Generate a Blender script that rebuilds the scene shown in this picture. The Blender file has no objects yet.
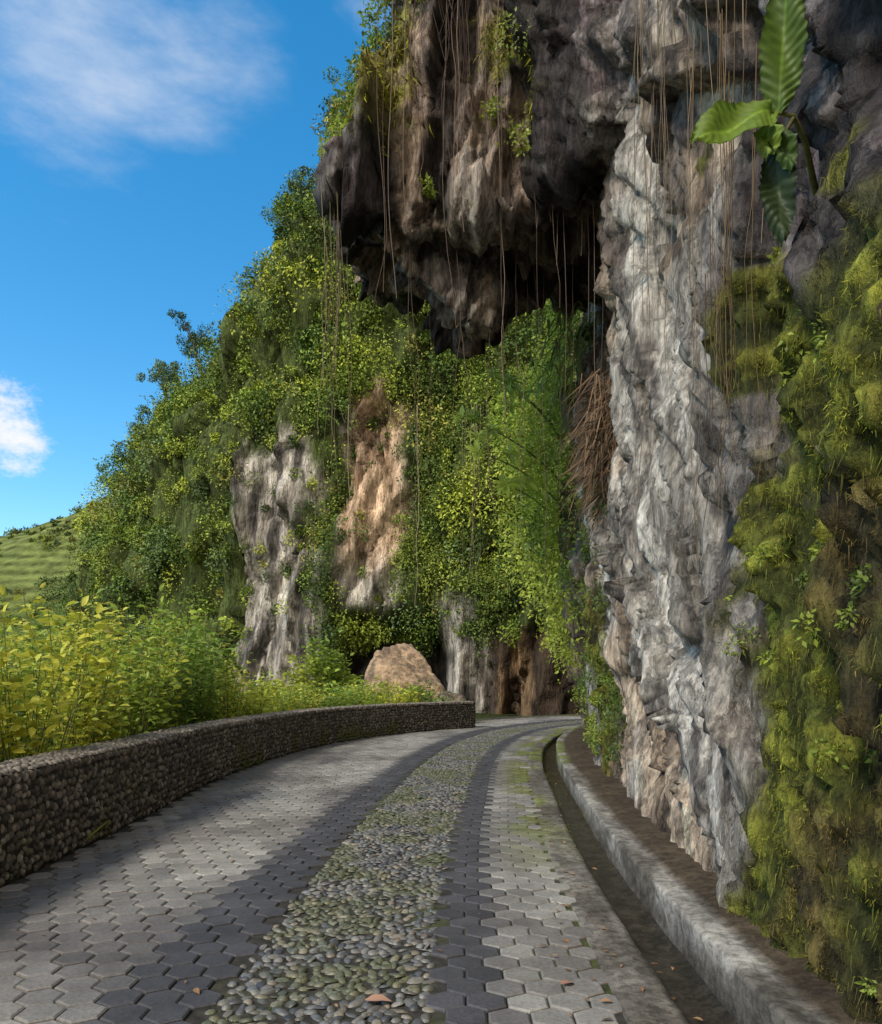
import bpy, bmesh, math, numpy as np
from mathutils import Vector
rng=np.random.RandomState(11)
TAB=rng.rand(4,32,32,32)
def lerp(a,b,t): return a+(b-a)*t
def sm(x,a,b):
    t=np.clip((x-a)/(b-a),0,1); return t*t*(3-2*t)
def vn(P,k=0):
    i=np.floor(P).astype(np.int64); f=P-i; f=f*f*(3-2*f); T=TAB[k]
    a=i&31; b=(i+1)&31
    x0,y0,z0=a.T; x1,y1,z1=b.T; fx,fy,fz=f.T
    c00=T[x0,y0,z0]*(1-fx)+T[x1,y0,z0]*fx
    c10=T[x0,y1,z0]*(1-fx)+T[x1,y1,z0]*fx
    c01=T[x0,y0,z1]*(1-fx)+T[x1,y0,z1]*fx
    c11=T[x0,y1,z1]*(1-fx)+T[x1,y1,z1]*fx
    return (c00*(1-fy)+c10*fy)*(1-fz)+(c01*(1-fy)+c11*fy)*fz
def fbm(P,o=4,k=0):
    s=0;a=.5;t=0
    for j in range(o):
        s=s+a*vn(P*(2.03**j)+j*7.3,k); t+=a; a*=.5
    return s/t
def cells(P):
    i=np.floor(P).astype(np.int64)
    n=len(P); b1=np.full(n,1e9); b2=np.full(n,1e9); R=np.zeros((n,3)); D=np.zeros((n,3))
    for dx in(-1,0,1):
        for dy in(-1,0,1):
            for dz in(-1,0,1):
                c=i+np.array([dx,dy,dz]); m=c&31
                j=np.stack([TAB[q][m[:,0],m[:,1],m[:,2]] for q in range(3)],1)
                df=P-(c+j); d=(df**2).sum(1)
                w=d<b1
                b2=np.where(w,b1,np.minimum(b2,d)); b1=np.where(w,d,b1)
                R[w]=j[w][:,[1,2,0]]; D[w]=df[w]
    return R,np.sqrt(b1),np.sqrt(b2),D
class Acc:
    def __init__(s): s.V=[];s.L=[];s.T=[];s.C=[];s.n=0
    def add(s,V,L,T,C):
        s.V.append(np.asarray(V,float)); s.L.append(np.asarray(L)+s.n); s.T.append(np.asarray(T)); s.C.append(np.broadcast_to(np.asarray(C,float),(len(V),3))); s.n+=len(V)
    def stamp(s,TV,F,M,P,C):
        n=len(P); k=len(TV)
        V=(np.einsum('nij,vj->nvi',M,TV)+P[:,None]).reshape(-1,3)
        fl=np.array([i for f in F for i in f]); tt=np.array([len(f) for f in F])
        L=(fl[None]+(np.arange(n)*k)[:,None]).ravel()
        s.add(V,L,np.tile(tt,n),np.repeat(np.asarray(C),k,0))
    def tube(s,pts,rad,seg=6,col=(.1,.07,.05)):
        pts=np.asarray(pts,float); rad=np.broadcast_to(rad,(len(pts),))
        d=np.gradient(pts,axis=0); d/=np.linalg.norm(d,axis=1,keepdims=True)+1e-9
        h=np.array([.3,.9,.1]); a=np.cross(d,h); a/=np.linalg.norm(a,axis=1,keepdims=True)+1e-9; b=np.cross(d,a)
        t=np.linspace(0,2*np.pi,seg,endpoint=False)
        V=(pts[:,None]+rad[:,None,None]*(a[:,None]*np.cos(t)[None,:,None]+b[:,None]*np.sin(t)[None,:,None])).reshape(-1,3)
        L=[]
        for i in range(len(pts)-1):
            for j in range(seg):
                k=(j+1)%seg; L+=[i*seg+j,i*seg+k,(i+1)*seg+k,(i+1)*seg+j]
        s.add(V,L,[4]*((len(pts)-1)*seg),col)
    def obj(s,name,mat,smooth=True,parent=None):
        V=np.concatenate(s.V);L=np.concatenate(s.L).astype(np.int32);T=np.concatenate(s.T).astype(np.int32);C=np.concatenate(s.C)
        return mesh(name,V,L,T,C,mat,smooth,parent)
def mesh(name,V,L,T,C,mat,smooth=True,parent=None):
    me=bpy.data.meshes.new(name); me.vertices.add(len(V)); me.vertices.foreach_set('co',np.ascontiguousarray(V,dtype=np.float32).ravel())
    me.loops.add(len(L)); me.loops.foreach_set('vertex_index',np.asarray(L,dtype=np.int32))
    me.polygons.add(len(T)); st=np.concatenate([[0],np.cumsum(T)[:-1]]).astype(np.int32)
    me.polygons.foreach_set('loop_start',st); me.polygons.foreach_set('loop_total',np.asarray(T,dtype=np.int32))
    me.polygons.foreach_set('use_smooth',np.full(len(T),smooth))
    me.update(calc_edges=True)
    if C is not None:
        a=me.color_attributes.new('Col','FLOAT_COLOR','POINT'); c=np.ones((len(V),4),np.float32); c[:,:3]=C; a.data.foreach_set('color',c.ravel())
    o=bpy.data.objects.new(name,me); bpy.context.scene.collection.objects.link(o); me.materials.append(mat)
    if parent: o.parent=parent
    return o
# ---------- materials
def newmat(name):
    m=bpy.data.materials.new(name); m.use_nodes=True; nt=m.node_tree; nt.nodes.clear()
    return m,nt,nt.nodes.new,nt.links.new
def vmat(name,rough=.85,ns=20,var=.5,bump=.3,bs=40,bd=.01,transl=0,aniso=None,spec=.3,crack=0,fine=0,fv=.35,ridge=0,det=4):
    m,nt,N,K=newmat(name)
    out=N('ShaderNodeOutputMaterial'); b=N('ShaderNodeBsdfPrincipled'); at=N('ShaderNodeAttribute'); at.attribute_name='Col'
    tc=N('ShaderNodeTexCoord'); vec=tc.outputs['Object']
    if aniso:
        mp=N('ShaderNodeMapping'); mp.inputs['Rotation'].default_value=aniso[0]; mp.inputs['Scale'].default_value=aniso[1]; K(vec,mp.inputs[0]); vec=mp.outputs[0]
    fac=None
    if var:
        n=N('ShaderNodeTexNoise'); n.inputs['Scale'].default_value=ns; n.inputs['Detail'].default_value=3; n.inputs['Roughness'].default_value=.65; K(vec,n.inputs['Vector'])
        mr=N('ShaderNodeMapRange'); mr.inputs[1].default_value=.3; mr.inputs[2].default_value=.7; mr.inputs[3].default_value=1-var; mr.inputs[4].default_value=1+var; K(n.outputs[0],mr.inputs[0])
        fac=mr.outputs[0]
    if fine:
        n3=N('ShaderNodeTexNoise'); n3.inputs['Scale'].default_value=fine; n3.inputs['Detail'].default_value=4; n3.inputs['Roughness'].default_value=.7; n3.inputs['Distortion'].default_value=.4; K(vec,n3.inputs['Vector'])
        m3=N('ShaderNodeMapRange'); m3.inputs[1].default_value=.38; m3.inputs[2].default_value=.6; m3.inputs[3].default_value=1-fv; m3.inputs[4].default_value=1+fv; K(n3.outputs[0],m3.inputs[0])
        mm=N('ShaderNodeMath'); mm.operation='MULTIPLY'; K(fac,mm.inputs[0]); K(m3.outputs[0],mm.inputs[1]); fac=mm.outputs[0]
    col=at.outputs['Color']
    if fac:
        mx=N('ShaderNodeVectorMath'); mx.operation='SCALE'; K(col,mx.inputs[0]); K(fac,mx.inputs['Scale']); col=mx.outputs[0]
    K(col,b.inputs['Base Color']); b.inputs['Roughness'].default_value=rough; b.inputs['Specular IOR Level'].default_value=spec
    if bump:
        n2=N('ShaderNodeTexNoise'); n2.inputs['Scale'].default_value=bs; n2.inputs['Detail'].default_value=det; n2.inputs['Roughness'].default_value=.72; K(vec,n2.inputs['Vector'])
        h=n2.outputs[0]
        def addh(h,o,f):
            s=N('ShaderNodeMath'); s.operation='MULTIPLY_ADD'; K(o,s.inputs[0]); s.inputs[1].default_value=f; K(h,s.inputs[2]); return s.outputs[0]
        if crack:
            v=N('ShaderNodeTexVoronoi'); v.feature='DISTANCE_TO_EDGE'; v.inputs['Scale'].default_value=crack
            ad=N('ShaderNodeVectorMath'); ad.operation='MULTIPLY_ADD'; K(n2.outputs['Color'],ad.inputs[0]); ad.inputs[1].default_value=(.6,.6,.6); K(vec,ad.inputs[2]); K(ad.outputs[0],v.inputs['Vector'])
            r=N('ShaderNodeMapRange'); r.inputs[2].default_value=.07; r.inputs[3].default_value=0; r.inputs[4].default_value=1; K(v.outputs['Distance'],r.inputs[0])
            h=addh(h,r.outputs[0],.3)
        if ridge:
            q=N('ShaderNodeTexNoise'); q.noise_type='RIDGED_MULTIFRACTAL'; q.inputs['Scale'].default_value=ridge; q.inputs['Detail'].default_value=3; q.inputs['Distortion'].default_value=.6; K(vec,q.inputs['Vector']); h=addh(h,q.outputs[0],-.28)
        bp=N('ShaderNodeBump'); bp.inputs['Strength'].default_value=bump; bp.inputs['Distance'].default_value=bd; K(h,bp.inputs['Height']); K(bp.outputs[0],b.inputs['Normal'])
    if transl:
        t=N('ShaderNodeBsdfTranslucent'); K(col,t.inputs[0]); ms=N('ShaderNodeMixShader'); ms.inputs[0].default_value=transl; K(b.outputs[0],ms.inputs[1]); K(t.outputs[0],ms.inputs[2]); K(ms.outputs[0],out.inputs[0])
    else: K(b.outputs[0],out.inputs[0])
    return m
M_rock=vmat('cliff_rock',.85,2.2,.35,1.0,5,.09,aniso=((.5,0,0),(2.6,2.6,.6)),crack=1.1,fine=8,fv=.42,ridge=2.6,spec=.2,det=6)
M_far=vmat('far_rock',.9,.9,.4,1.0,1.6,.4,aniso=((0,.15,0),(2.2,2.2,.4)),fine=3,fv=.42,ridge=1.2)
M_leaf=vmat('leaves',.5,3,0,0,transl=.35,spec=.3)
M_leaf_far=vmat('leaves_distant',.7,1.2,0,0,spec=.15)
M_dry=vmat('dry_fibre',.9,30,0,0)
M_bark=vmat('bark',.9,30,.4,.5,60,.01)
M_moss=vmat('moss',.95,60,0,0,spec=.05)
M_hex=vmat('concrete_paver',.62,2.5,.25,.6,110,.005,fine=45,fv=.18,spec=.35)
M_cob=vmat('river_stone',.42,25,.35,.4,90,.004,fine=90,fv=.2,spec=.45)
M_peb=vmat('dark_pebble',.7,30,.4,.3,90,.003)
M_conc=vmat('old_concrete',.9,2.5,.4,.9,35,.015,fine=14,fv=.4)
M_bed=vmat('mortar_bed',.95,12,.5,.6,70,.01)
M_bould=vmat('boulder_rock',.85,1.6,.4,.9,4,.12,crack=.8,fine=7,fv=.3,ridge=2)
# ---------- curves
def cr(pts,n=400):
    P=np.array(pts,float); P=np.vstack([2*P[0]-P[1],P,2*P[-1]-P[-2]]); o=[]
    for i in range(1,len(P)-2):
        t=np.linspace(0,1,40,endpoint=False)[:,None]; a,b,c,d=P[i-1:i+3]
        o.append(.5*((2*b)+(c-a)*t+(2*a-5*b+4*c-d)*t*t+(-a+3*b-3*c+d)*t**3))
    o=np.vstack(o+[P[-2][None]]); s=np.concatenate([[0],np.cumsum(np.linalg.norm(np.diff(o,axis=0),axis=1))])
    S=np.linspace(0,s[-1],n); return S,np.stack([np.interp(S,s,o[:,k]) for k in range(o.shape[1])],1)
CS,CP=cr([(-.6,-4),(-.62,0),(-.6,3.5),(-.47,7.15),(-.2,10.5),(.25,15.2),(1.05,20),(2.6,25),(5.3,29.3),(9,32),(14,33.6),(22,34.5)],500)
CT=np.gradient(CP,axis=0); CT/=np.linalg.norm(CT,axis=1,keepdims=True); 
for _ in range(8): CT[1:-1]=(CT[:-2]+CT[1:-1]+CT[2:])/3
CN=np.stack([CT[:,1],-CT[:,0]],1)
def road(s,u):
    s=np.asarray(s,float);u=np.asarray(u,float)
    p=np.stack([np.interp(s,CS,CP[:,k]) for k in(0,1)],-1); n=np.stack([np.interp(s,CS,CN[:,k]) for k in(0,1)],-1)
    return p+n*u[...,None], n
WS,WP=cr([(-3.3,-4),(-3.38,2),(-3.42,6),(-3.5,9),(-3.62,11.6),(-3.55,14.3),(-3.2,17.4),(-2.4,20.4),(-1.0,23.2),(1.16,25.7)],400)
WT=np.gradient(WP,axis=0); WT/=np.linalg.norm(WT,axis=1,keepdims=True); WN=np.stack([WT[:,1],-WT[:,0]],1)
def wallx(y): return np.where(y<25.7,np.interp(y,WP[:,1],WP[:,0]),-99)
SL=CS[-1]
def sweep(acc,profile,s,colf,jit=.01):
    pr=np.array(profile,float); V=[]
    S=np.asarray(s); U=np.tile(pr[:,0],(len(S),1)); Z=np.tile(pr[:,1],(len(S),1))
    SS=np.repeat(S[:,None],len(pr),1)
    jn=np.stack([SS.ravel()*3,U.ravel()*5,Z.ravel()*5],1)
    U=U+(fbm(jn,3)-.5).reshape(U.shape)*jit*2; Z=Z+(fbm(jn,3,1)-.5).reshape(U.shape)*jit*2
    p,_=road(SS,U); V=np.concatenate([p,Z[...,None]],-1).reshape(-1,3)
    m=len(pr); i=np.arange(len(S)-1)[:,None]*m+np.arange(m-1)[None]; i=i.ravel()
    L=np.stack([i,i+1,i+m+1,i+m],1).ravel(); acc.add(V,L,np.full(len(i),4),colf(SS.ravel(),U.ravel(),V))
S=np.arange(0,SL,.12)
a=Acc()
def bedc(s,u,V):
    t=fbm(V*np.array([1.2,1.2,1]),4)[:,None]; return lerp(np.array([.05,.045,.036]),np.array([.08,.09,.03]),sm(t,.5,.65))
sweep(a,[(x,-.014) for x in np.arange(-4.6,1.56,.1)],S,bedc,.001)
V=a.V[0]; lim=wallx(V[:,1])-.2; bad=(V[:,0]<lim); V[bad,0]=lim[bad]
a.obj('road_bed',M_bed)
# hex pavers
W=.205; R=W/math.sqrt(3); hs=R*1.5
ang=np.radians(np.arange(6)*60)
ro=R*.965; ri=R*.86
HT=[];
for r,z in((ro,-.03),(ro*.985,-.007),(ri,0)):
    for t in ang: HT.append((math.sin(t)*r,math.cos(t)*r,z))
HT=np.array(HT); HF=[[12,17,16,15,14,13]]
for q in(0,6):
    for j in range(6): k=(j+1)%6; HF.append([q+j,q+6+j,q+6+k,q+k][::-1])
ss,uu=[],[]
for r in range(int(SL/hs)):
    off=(r%2)*W/2
    for c in range(-24,10):
        u=c*W+off; 
        if (u>.52+R*.8 and u<1.5-.06) or (u<-.52-R*.8): ss.append(r*hs); uu.append(u)
ss=np.array(ss);uu=np.array(uu); P,n=road(ss,uu)
k=(P[:,0]>wallx(P[:,1])+.1)&((P[:,1]<25.7)|(uu>-3.3)); ss,uu,P,n=ss[k],uu[k],P[k],n[k]
N_=len(P); th=rng.randn(N_)*.02
X=np.zeros((N_,3));X[:,:2]=n; Y=np.stack([-n[:,1],n[:,0],np.zeros(N_)],1)
X[:,2]=rng.randn(N_)*.014; Y[:,2]=rng.randn(N_)*.014
X[:,:2]+=Y[:,:2]*th[:,None]
M=np.stack([X,Y,np.tile([0,0,1.],(N_,1))],2)
P3=np.concatenate([P,rng.randn(N_,1)*.0025],1)
nz=fbm(P3*np.array([.9,.9,1]),4); nz2=fbm(P3*np.array([1.4,.4,1])+7,4,2)
darkb=np.where(uu>0,1-sm(uu,.82,.98),1-sm(-uu,.95,1.2))
dark2=np.exp(-((uu+2.55)/.28)**2)*.4*sm(nz,.35,.6)+np.exp(-((uu-1.15)/.1)**2)*.15+sm(nz2,.5,.62)*.35
edge=sm(-uu,2.5,3.3)*.5
base=lerp(np.array([.20,.18,.16]),np.array([.32,.30,.265]),sm(nz,.35,.62)[:,None])
base=base*(1+rng.randn(N_,1)*.09)
base=lerp(base,np.array([.062,.06,.066])*(1+rng.randn(N_,1)*.12),(np.clip(darkb*.92+dark2,0,.93))[:,None])
base=lerp(base,np.array([.13,.11,.08]),edge[:,None])
mossk=(sm(fbm(P3*1.7+9,4,1),.44,.58)*sm(uu,.9,1.35)*sm(P3[:,1],5,9))[:,None]
base=lerp(base,np.array([.15,.17,.03]),mossk*.8)
a=Acc(); a.stamp(HT,HF,M,P3,np.clip(base,.02,.6)); a.obj('hexagonal_paving',M_hex,False)
def dome(seg=8,rings=((1,0),(.86,.5),(.5,.87))):
    V=[];F=[]
    for r,z in rings:
        for j in range(seg): t=2*math.pi*j/seg; V.append((math.cos(t)*r,math.sin(t)*r,z))
    V.append((0,0,1)); 
    for i in range(len(rings)-1):
        for j in range(seg): k=(j+1)%seg; F.append([i*seg+j,i*seg+k,(i+1)*seg+k,(i+1)*seg+j])
    b=(len(rings)-1)*seg
    for j in range(seg): F.append([b+j,b+(j+1)%seg,len(V)-1])
    return np.array(V),F
DT,DF=dome()
# cobbles
p=.066; nr=int(SL/(p*.88)); nc=16
I,J=np.meshgrid(np.arange(nr),np.arange(nc),indexing='ij')
s=I*p*.88+rng.randn(*I.shape)*p*.2; u=(J-(nc-1)/2)*p+(I%2)*p/2+rng.randn(*I.shape)*p*.2
s=s.ravel();u=u.ravel();k=np.abs(u)<.54; s=s[k];u=u[k]; P,n=road(s,u); N_=len(P)
r1=p*.46*(1+rng.rand(N_)**2*.95); r2=p*.45*(.65+rng.rand(N_)*.45); t=rng.rand(N_)*6.28; h=.008+.012*rng.rand(N_)
M=np.zeros((N_,3,3)); M[:,0,0]=np.cos(t)*r1;M[:,1,0]=np.sin(t)*r1;M[:,0,1]=-np.sin(t)*r2;M[:,1,1]=np.cos(t)*r2;M[:,2,2]=h; M[:,2,0]=rng.randn(N_)*.005;M[:,2,1]=rng.randn(N_)*.005
P3=np.concatenate([P,np.full((N_,1),-.014)],1)
pal=np.array([[.19,.19,.175],[.24,.225,.2],[.13,.13,.13],[.27,.235,.18],[.085,.085,.09],[.17,.16,.14]])*.88
C=pal[rng.randint(0,6,N_)]*(1+rng.randn(N_,1)*.12)
mk=sm(fbm(P3*2.2+3,4,2),.48,.62)[:,None]*.55; C=lerp(C,np.array([.11,.12,.035]),mk)
a=Acc(); a.stamp(DT,DF,M,P3,C); a.obj('cobblestone_strip',M_cob)
def frames(ax,nn,sc):
    y=ax/(np.linalg.norm(ax,axis=1,keepdims=True)+1e-9); z=nn-(nn*y).sum(1,keepdims=True)*y; z/=np.linalg.norm(z,axis=1,keepdims=True)+1e-9
    x=np.cross(y,z); M=np.stack([x,y,z],2); 
    sc=np.asarray(sc)
    if sc.ndim==1: sc=np.repeat(sc[:,None],3,1)
    return M*sc[:,None,:]
blT=np.array([[-.09,0,0],[.09,0,0],[.05,.6,.03],[0,1,.1],[-.05,.6,.03]]); blF=[[0,1,2,4],[4,2,3]]
def blades(acc,P,up,L,colA,colB,spread=.5):
    n=len(P); ax=up+rng.randn(n,3)*spread; C=lerp(np.array(colA),np.array(colB),rng.rand(n,1))*(1+rng.randn(n,1)*.15)
    acc.stamp(blT,blF,frames(ax,rng.randn(n,3),L*(.6+.8*rng.rand(n))),P,np.clip(C,.01,1))
a=Acc(); n=50000; s=rng.rand(n)*26; u=rng.uniform(-.55,1.8,n); P,_=road(s,u); P3=np.concatenate([P,np.full((n,1),-.012)],1)
w=np.where(u<.55,sm(fbm(P3*2.2+3,4,2),.48,.6)*.5,sm(fbm(P3*1.7+9,4,1),.44,.56)*sm(u,1.0,1.4)*sm(P3[:,1],6,10)*1.2)
P3=P3[rng.rand(n)<w]; blades(a,P3,np.array([0,0,1.]),.022,(.08,.11,.02),(.22,.25,.04),.8); a.obj('road_moss',M_moss)
def concc(base,mz=.5,y0=7):
    def f(s,u,V):
        t=fbm(V*1.3,4)[:,None]; t2=fbm(V*np.array([4,1.2,6]),4,2)[:,None]; c=np.array(base)*(.55+.8*t); c=lerp(c,np.array([.09,.075,.055]),sm(t2,.42,.57)*.75); g=(sm(fbm(V*1.1+5,4,1),.45,.58)*sm(V[:,1],y0,y0+4))[:,None]
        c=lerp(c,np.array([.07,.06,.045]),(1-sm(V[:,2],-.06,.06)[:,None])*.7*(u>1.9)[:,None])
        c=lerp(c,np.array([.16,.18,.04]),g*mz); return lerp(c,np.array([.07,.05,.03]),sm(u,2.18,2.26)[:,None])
    return f
S=np.arange(0,SL,.06)
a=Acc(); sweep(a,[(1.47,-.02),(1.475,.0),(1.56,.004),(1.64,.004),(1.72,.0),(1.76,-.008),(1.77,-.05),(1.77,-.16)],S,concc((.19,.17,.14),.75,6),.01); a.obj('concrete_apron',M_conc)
M_wet=vmat('wet_ditch',.2,6,.5,.7,40,.012,fine=20,fv=.4,spec=.5)
a=Acc(); sweep(a,[(1.765,-.11),(1.82,-.12),(1.92,-.125),(2.02,-.12),(2.07,-.09)],S,lambda s,u,V: np.array([.035,.028,.02])*(.6+.9*fbm(V*3,4)[:,None]),.012); a.obj('drainage_ditch',M_wet)
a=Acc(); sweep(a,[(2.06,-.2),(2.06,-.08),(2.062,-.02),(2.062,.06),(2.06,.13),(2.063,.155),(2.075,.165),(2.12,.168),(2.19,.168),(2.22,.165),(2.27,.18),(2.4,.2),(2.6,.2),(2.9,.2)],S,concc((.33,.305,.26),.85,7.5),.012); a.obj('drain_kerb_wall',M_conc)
# left wall
H=.86; TH=.42
def wpos(s): return np.stack([np.interp(s,WS,WP[:,k]) for k in(0,1)],-1),np.stack([np.interp(s,WS,WN[:,k]) for k in(0,1)],-1)
wall=bpy.data.objects.new('pebble_stone_wall',None); bpy.context.scene.collection.objects.link(wall)
S=np.linspace(0,WS[-1],320); P,n=wpos(S)
prof=[(0,-.3),(0,.2),(0,.5),(0,H-.02),(-.03,H),(-TH/2,H+.01),(-TH+.03,H),(-TH,H-.02),(-TH,.2),(-TH,-1.5)]
m=len(prof); V=np.zeros((len(S),m,3))
for j,(o,z) in enumerate(prof): V[:,j,:2]=P+n*o; V[:,j,2]=z
V=V.reshape(-1,3); i=(np.arange(len(S)-1)[:,None]*m+np.arange(m-1)[None]).ravel(); L=np.stack([i,i+m,i+m+1,i+1],1).ravel()
L=np.concatenate([L,(len(S)-1)*m+np.arange(m),np.arange(m)[::-1]]); T=np.concatenate([np.full(len(i),4),[m,m]])
a=Acc(); a.add(V,L,T,(.06,.052,.045)); a.obj('mortar_core',M_bed,False,wall)
a=Acc()
pw,ph=.052,.078
I,J=np.meshgrid(np.arange(int(WS[-1]/pw)),np.arange(int(H/ph)+1),indexing='ij')
s=(I*pw+(J%2)*pw/2+rng.randn(*I.shape)*.011).ravel(); z=(J*ph+.035+rng.randn(*I.shape)*.016).ravel()
P,n=wpos(s); N_=len(s); P3=np.concatenate([P,np.minimum(z,H-.035)[:,None]],1)
nn=np.concatenate([n,np.zeros((N_,1))],1); tt=np.stack([-n[:,1],n[:,0],np.zeros(N_)],1); up=np.tile([0,0,1.],(N_,1))
t=rng.randn(N_,1)*.35; A_=tt*np.cos(t)+up*np.sin(t); B_=-tt*np.sin(t)+up*np.cos(t)
M=np.stack([A_*(pw*.46*(.75+.5*rng.rand(N_,1))),B_*(ph*.5*(.75+.45*rng.rand(N_,1))),nn*(.02+.022*rng.rand(N_,1))],2)
pp=np.array([[.13,.105,.085],[.09,.08,.07],[.20,.165,.13],[.11,.09,.07],[.26,.22,.18]])*1.1
C=pp[rng.randint(0,5,N_)]*(1+rng.randn(N_,1)*.15); C*=(.7+.6*fbm(P3*.8,3)[:,None]); mk=(sm(fbm(P3*1.3,4),.46,.6)*(1-sm(P3[:,2],.1,.6)))[:,None]; C=lerp(C,np.array([.13,.14,.03]),mk*.75)
a.stamp(DT,DF,M,P3-nn*.004,C)
pt=.066; I,J=np.meshgrid(np.arange(int(WS[-1]/pt)),np.arange(7),indexing='ij')
s=(I*pt+(J%2)*pt/2+rng.randn(*I.shape)*.012).ravel(); o=(-.015-J*pt+rng.randn(*I.shape)*.01).ravel(); P,n=wpos(s); P=P+n*o[:,None]; N_=len(s)
t=rng.rand(N_)*6.28; r1=pt*.55*(.8+.5*rng.rand(N_)); r2=pt*.45*(.8+.3*rng.rand(N_)); M=np.zeros((N_,3,3)); M[:,0,0]=np.cos(t)*r1;M[:,1,0]=np.sin(t)*r1;M[:,0,1]=-np.sin(t)*r2;M[:,1,1]=np.cos(t)*r2;M[:,2,2]=.022+.015*rng.rand(N_)
a.stamp(DT,DF,M,np.concatenate([P,np.full((N_,1),H)],1),(np.array([.23,.20,.165])[None]*(.5+.8*rng.rand(N_,1))))
a.obj('pebbles',M_peb,True,wall)
# ---------- remeshed rock
def hull(bm,pts):
    vs=[bm.verts.new(p) for p in pts]; r=bmesh.ops.convex_hull(bm,input=vs)
    g=[e for e in set(r['geom_interior']+r['geom_unused']) if isinstance(e,bmesh.types.BMVert)]
    if g: bmesh.ops.delete(bm,geom=g,context='VERTS')
def remesh(hulls,vox,smooth=2):
    bm=bmesh.new()
    for h in hulls:
        b2=bmesh.new(); hull(b2,h); bmesh.ops.recalc_face_normals(b2,faces=b2.faces); t=bpy.data.meshes.new('t'); b2.to_mesh(t); b2.free(); bm.from_mesh(t); bpy.data.meshes.remove(t)
    me=bpy.data.meshes.new('t'); bm.to_mesh(me); bm.free(); o=bpy.data.objects.new('t',me); bpy.context.scene.collection.objects.link(o)
    md=o.modifiers.new('r','REMESH'); md.mode='VOXEL'; md.voxel_size=vox; md.adaptivity=0
    if smooth: ms=o.modifiers.new('s','SMOOTH'); ms.iterations=smooth; ms.factor=.5
    e=o.evaluated_get(bpy.context.evaluated_depsgraph_get()); m2=bpy.data.meshes.new_from_object(e)
    n=len(m2.vertices); V=np.zeros(n*3); m2.vertices.foreach_get('co',V); N=np.zeros(n*3); m2.vertex_normals.foreach_get('vector',N)
    L=np.zeros(len(m2.loops),int); m2.loops.foreach_get('vertex_index',L); T=np.zeros(len(m2.polygons),int); m2.polygons.foreach_get('loop_total',T)
    bpy.data.objects.remove(o); bpy.data.meshes.remove(me); bpy.data.meshes.remove(m2)
    return V.reshape(-1,3),N.reshape(-1,3),L,T
def facets(V,size,ax=(0,.5,.87),stretch=3.,warp=.5,gr=.2):
    ax=np.array(ax);ax=ax/np.linalg.norm(ax); al=(V@ax)[:,None]*ax[None]
    Q=(V-al+al/stretch)/size; Q=Q+(np.stack([fbm(Q*1.3,3,k) for k in range(3)],1)-.5)*warp*2
    R,f1,f2,D=cells(Q); tilt=((R*2-1)*D).sum(1)
    return (R[:,0]-.5)*.9+tilt*1.5-gr*np.exp(-((f2-f1)/.06)**2), R, f2-f1
def saw(V,nl,per,warp,wsc,k=0,sharp=.88):
    w=(V@np.array(nl))/per+(fbm(V*wsc,4,k)-.5)*warp; f=w-np.floor(w)
    return np.where(f<sharp,f/sharp,(1-f)/(1-sharp))-.5, np.floor(w)
def facesamp(V,L,T,C=None):
    Q=L.reshape(-1,4); c=V[Q].mean(1); nr=np.cross(V[Q[:,2]]-V[Q[:,0]],V[Q[:,3]]-V[Q[:,1]]); ar=np.linalg.norm(nr,axis=1)*.5; return c,nr/(2*ar[:,None]+1e-9),ar
st=[(-4,2.1),(0,1.95),(3,1.78),(5,1.86),(7.5,2.15),(10.3,2.5),(12.5,2.6),(14.2,2.8)]
Hs=[]
for (y0,x0),(y1,x1) in zip(st[:-1],st[1:]):
    Hs.append([(x0,y0,-1),(x1,y1,-1),(x0+4,y0,-1),(x1+4,y1,-1),(x0,y0,14.5),(x1,y1,14.5),(x0+4,y0,14.5),(x1+4,y1,14.5)])
Hs.append([(1.85,4.6,1.3),(2.0,7.6,1.7),(2.15,9.0,2.0),(2.5,10.4,1.9),(3.5,11,1),(3.5,4,0),(1.85,4.6,9),(1.9,7.5,7.6),(2.15,9.2,7.5),(2.45,10.4,7.5),(3.5,11,8),(2.6,5,.2),(2.8,9,.3)])
Hs.append([(-1.3,9.6,7.7),(-1.2,9.6,8.3),(-.55,9.5,10.2),(1.0,9.4,13.5),(2.2,9.4,14.5),(-1.4,12.2,7.9),(-1.1,12.6,10),(.5,13.0,13.5),(2.6,13.0,14.5),(2.6,9.0,7.35),(2.6,12.2,7.6),(.9,9.2,7.35),(.9,11.8,7.5),(-.4,9.7,7.2),(-.3,11.9,7.3)])
Hs.append([(-.8,9.8,7.2),(-.1,9.9,6.7),(.35,10.0,6.3),(.75,10.1,6.35),(.9,10.2,7.5),(-1,9.8,7.8),(-.6,11.2,7.2),(.4,11.3,6.55),(.8,11.2,6.6),(.9,11.5,7.6),(-1,11.6,8)])
Hs.append([(2.6,7,7.6),(1.75,8,8.0),(1.1,9.2,7.4),(2.7,9.2,7.3),(2.0,7,12),(1,8.3,14),(.6,9.4,12),(3,6,14.3),(3,9.6,14.3)])
V,N,L,T=remesh(Hs,.05,3)
zf=sm(V[:,2],.2,1.4)
d=(fbm(V*.35,3,3)-.5)*.9*zf
ov=sm(V[:,2],5.8,7.2)*sm(V[:,1],7.5,9)
f1,R1,e1=facets(V,1.7,warp=.2,stretch=3.5); f2,R2,e2=facets(V+20,.6,warp=.2,stretch=3); f3,R3,e3=facets(V+7,.22,stretch=3,warp=.2)
g1,_,h1=facets(V+31,1.1,ax=(.15,0,1),warp=.2,stretch=3.2,gr=.1); g2,_,h2=facets(V+13,.38,ax=(.15,0,1),warp=.2,stretch=4,gr=.1)
nl=(.3,.83,-.48)
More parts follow.
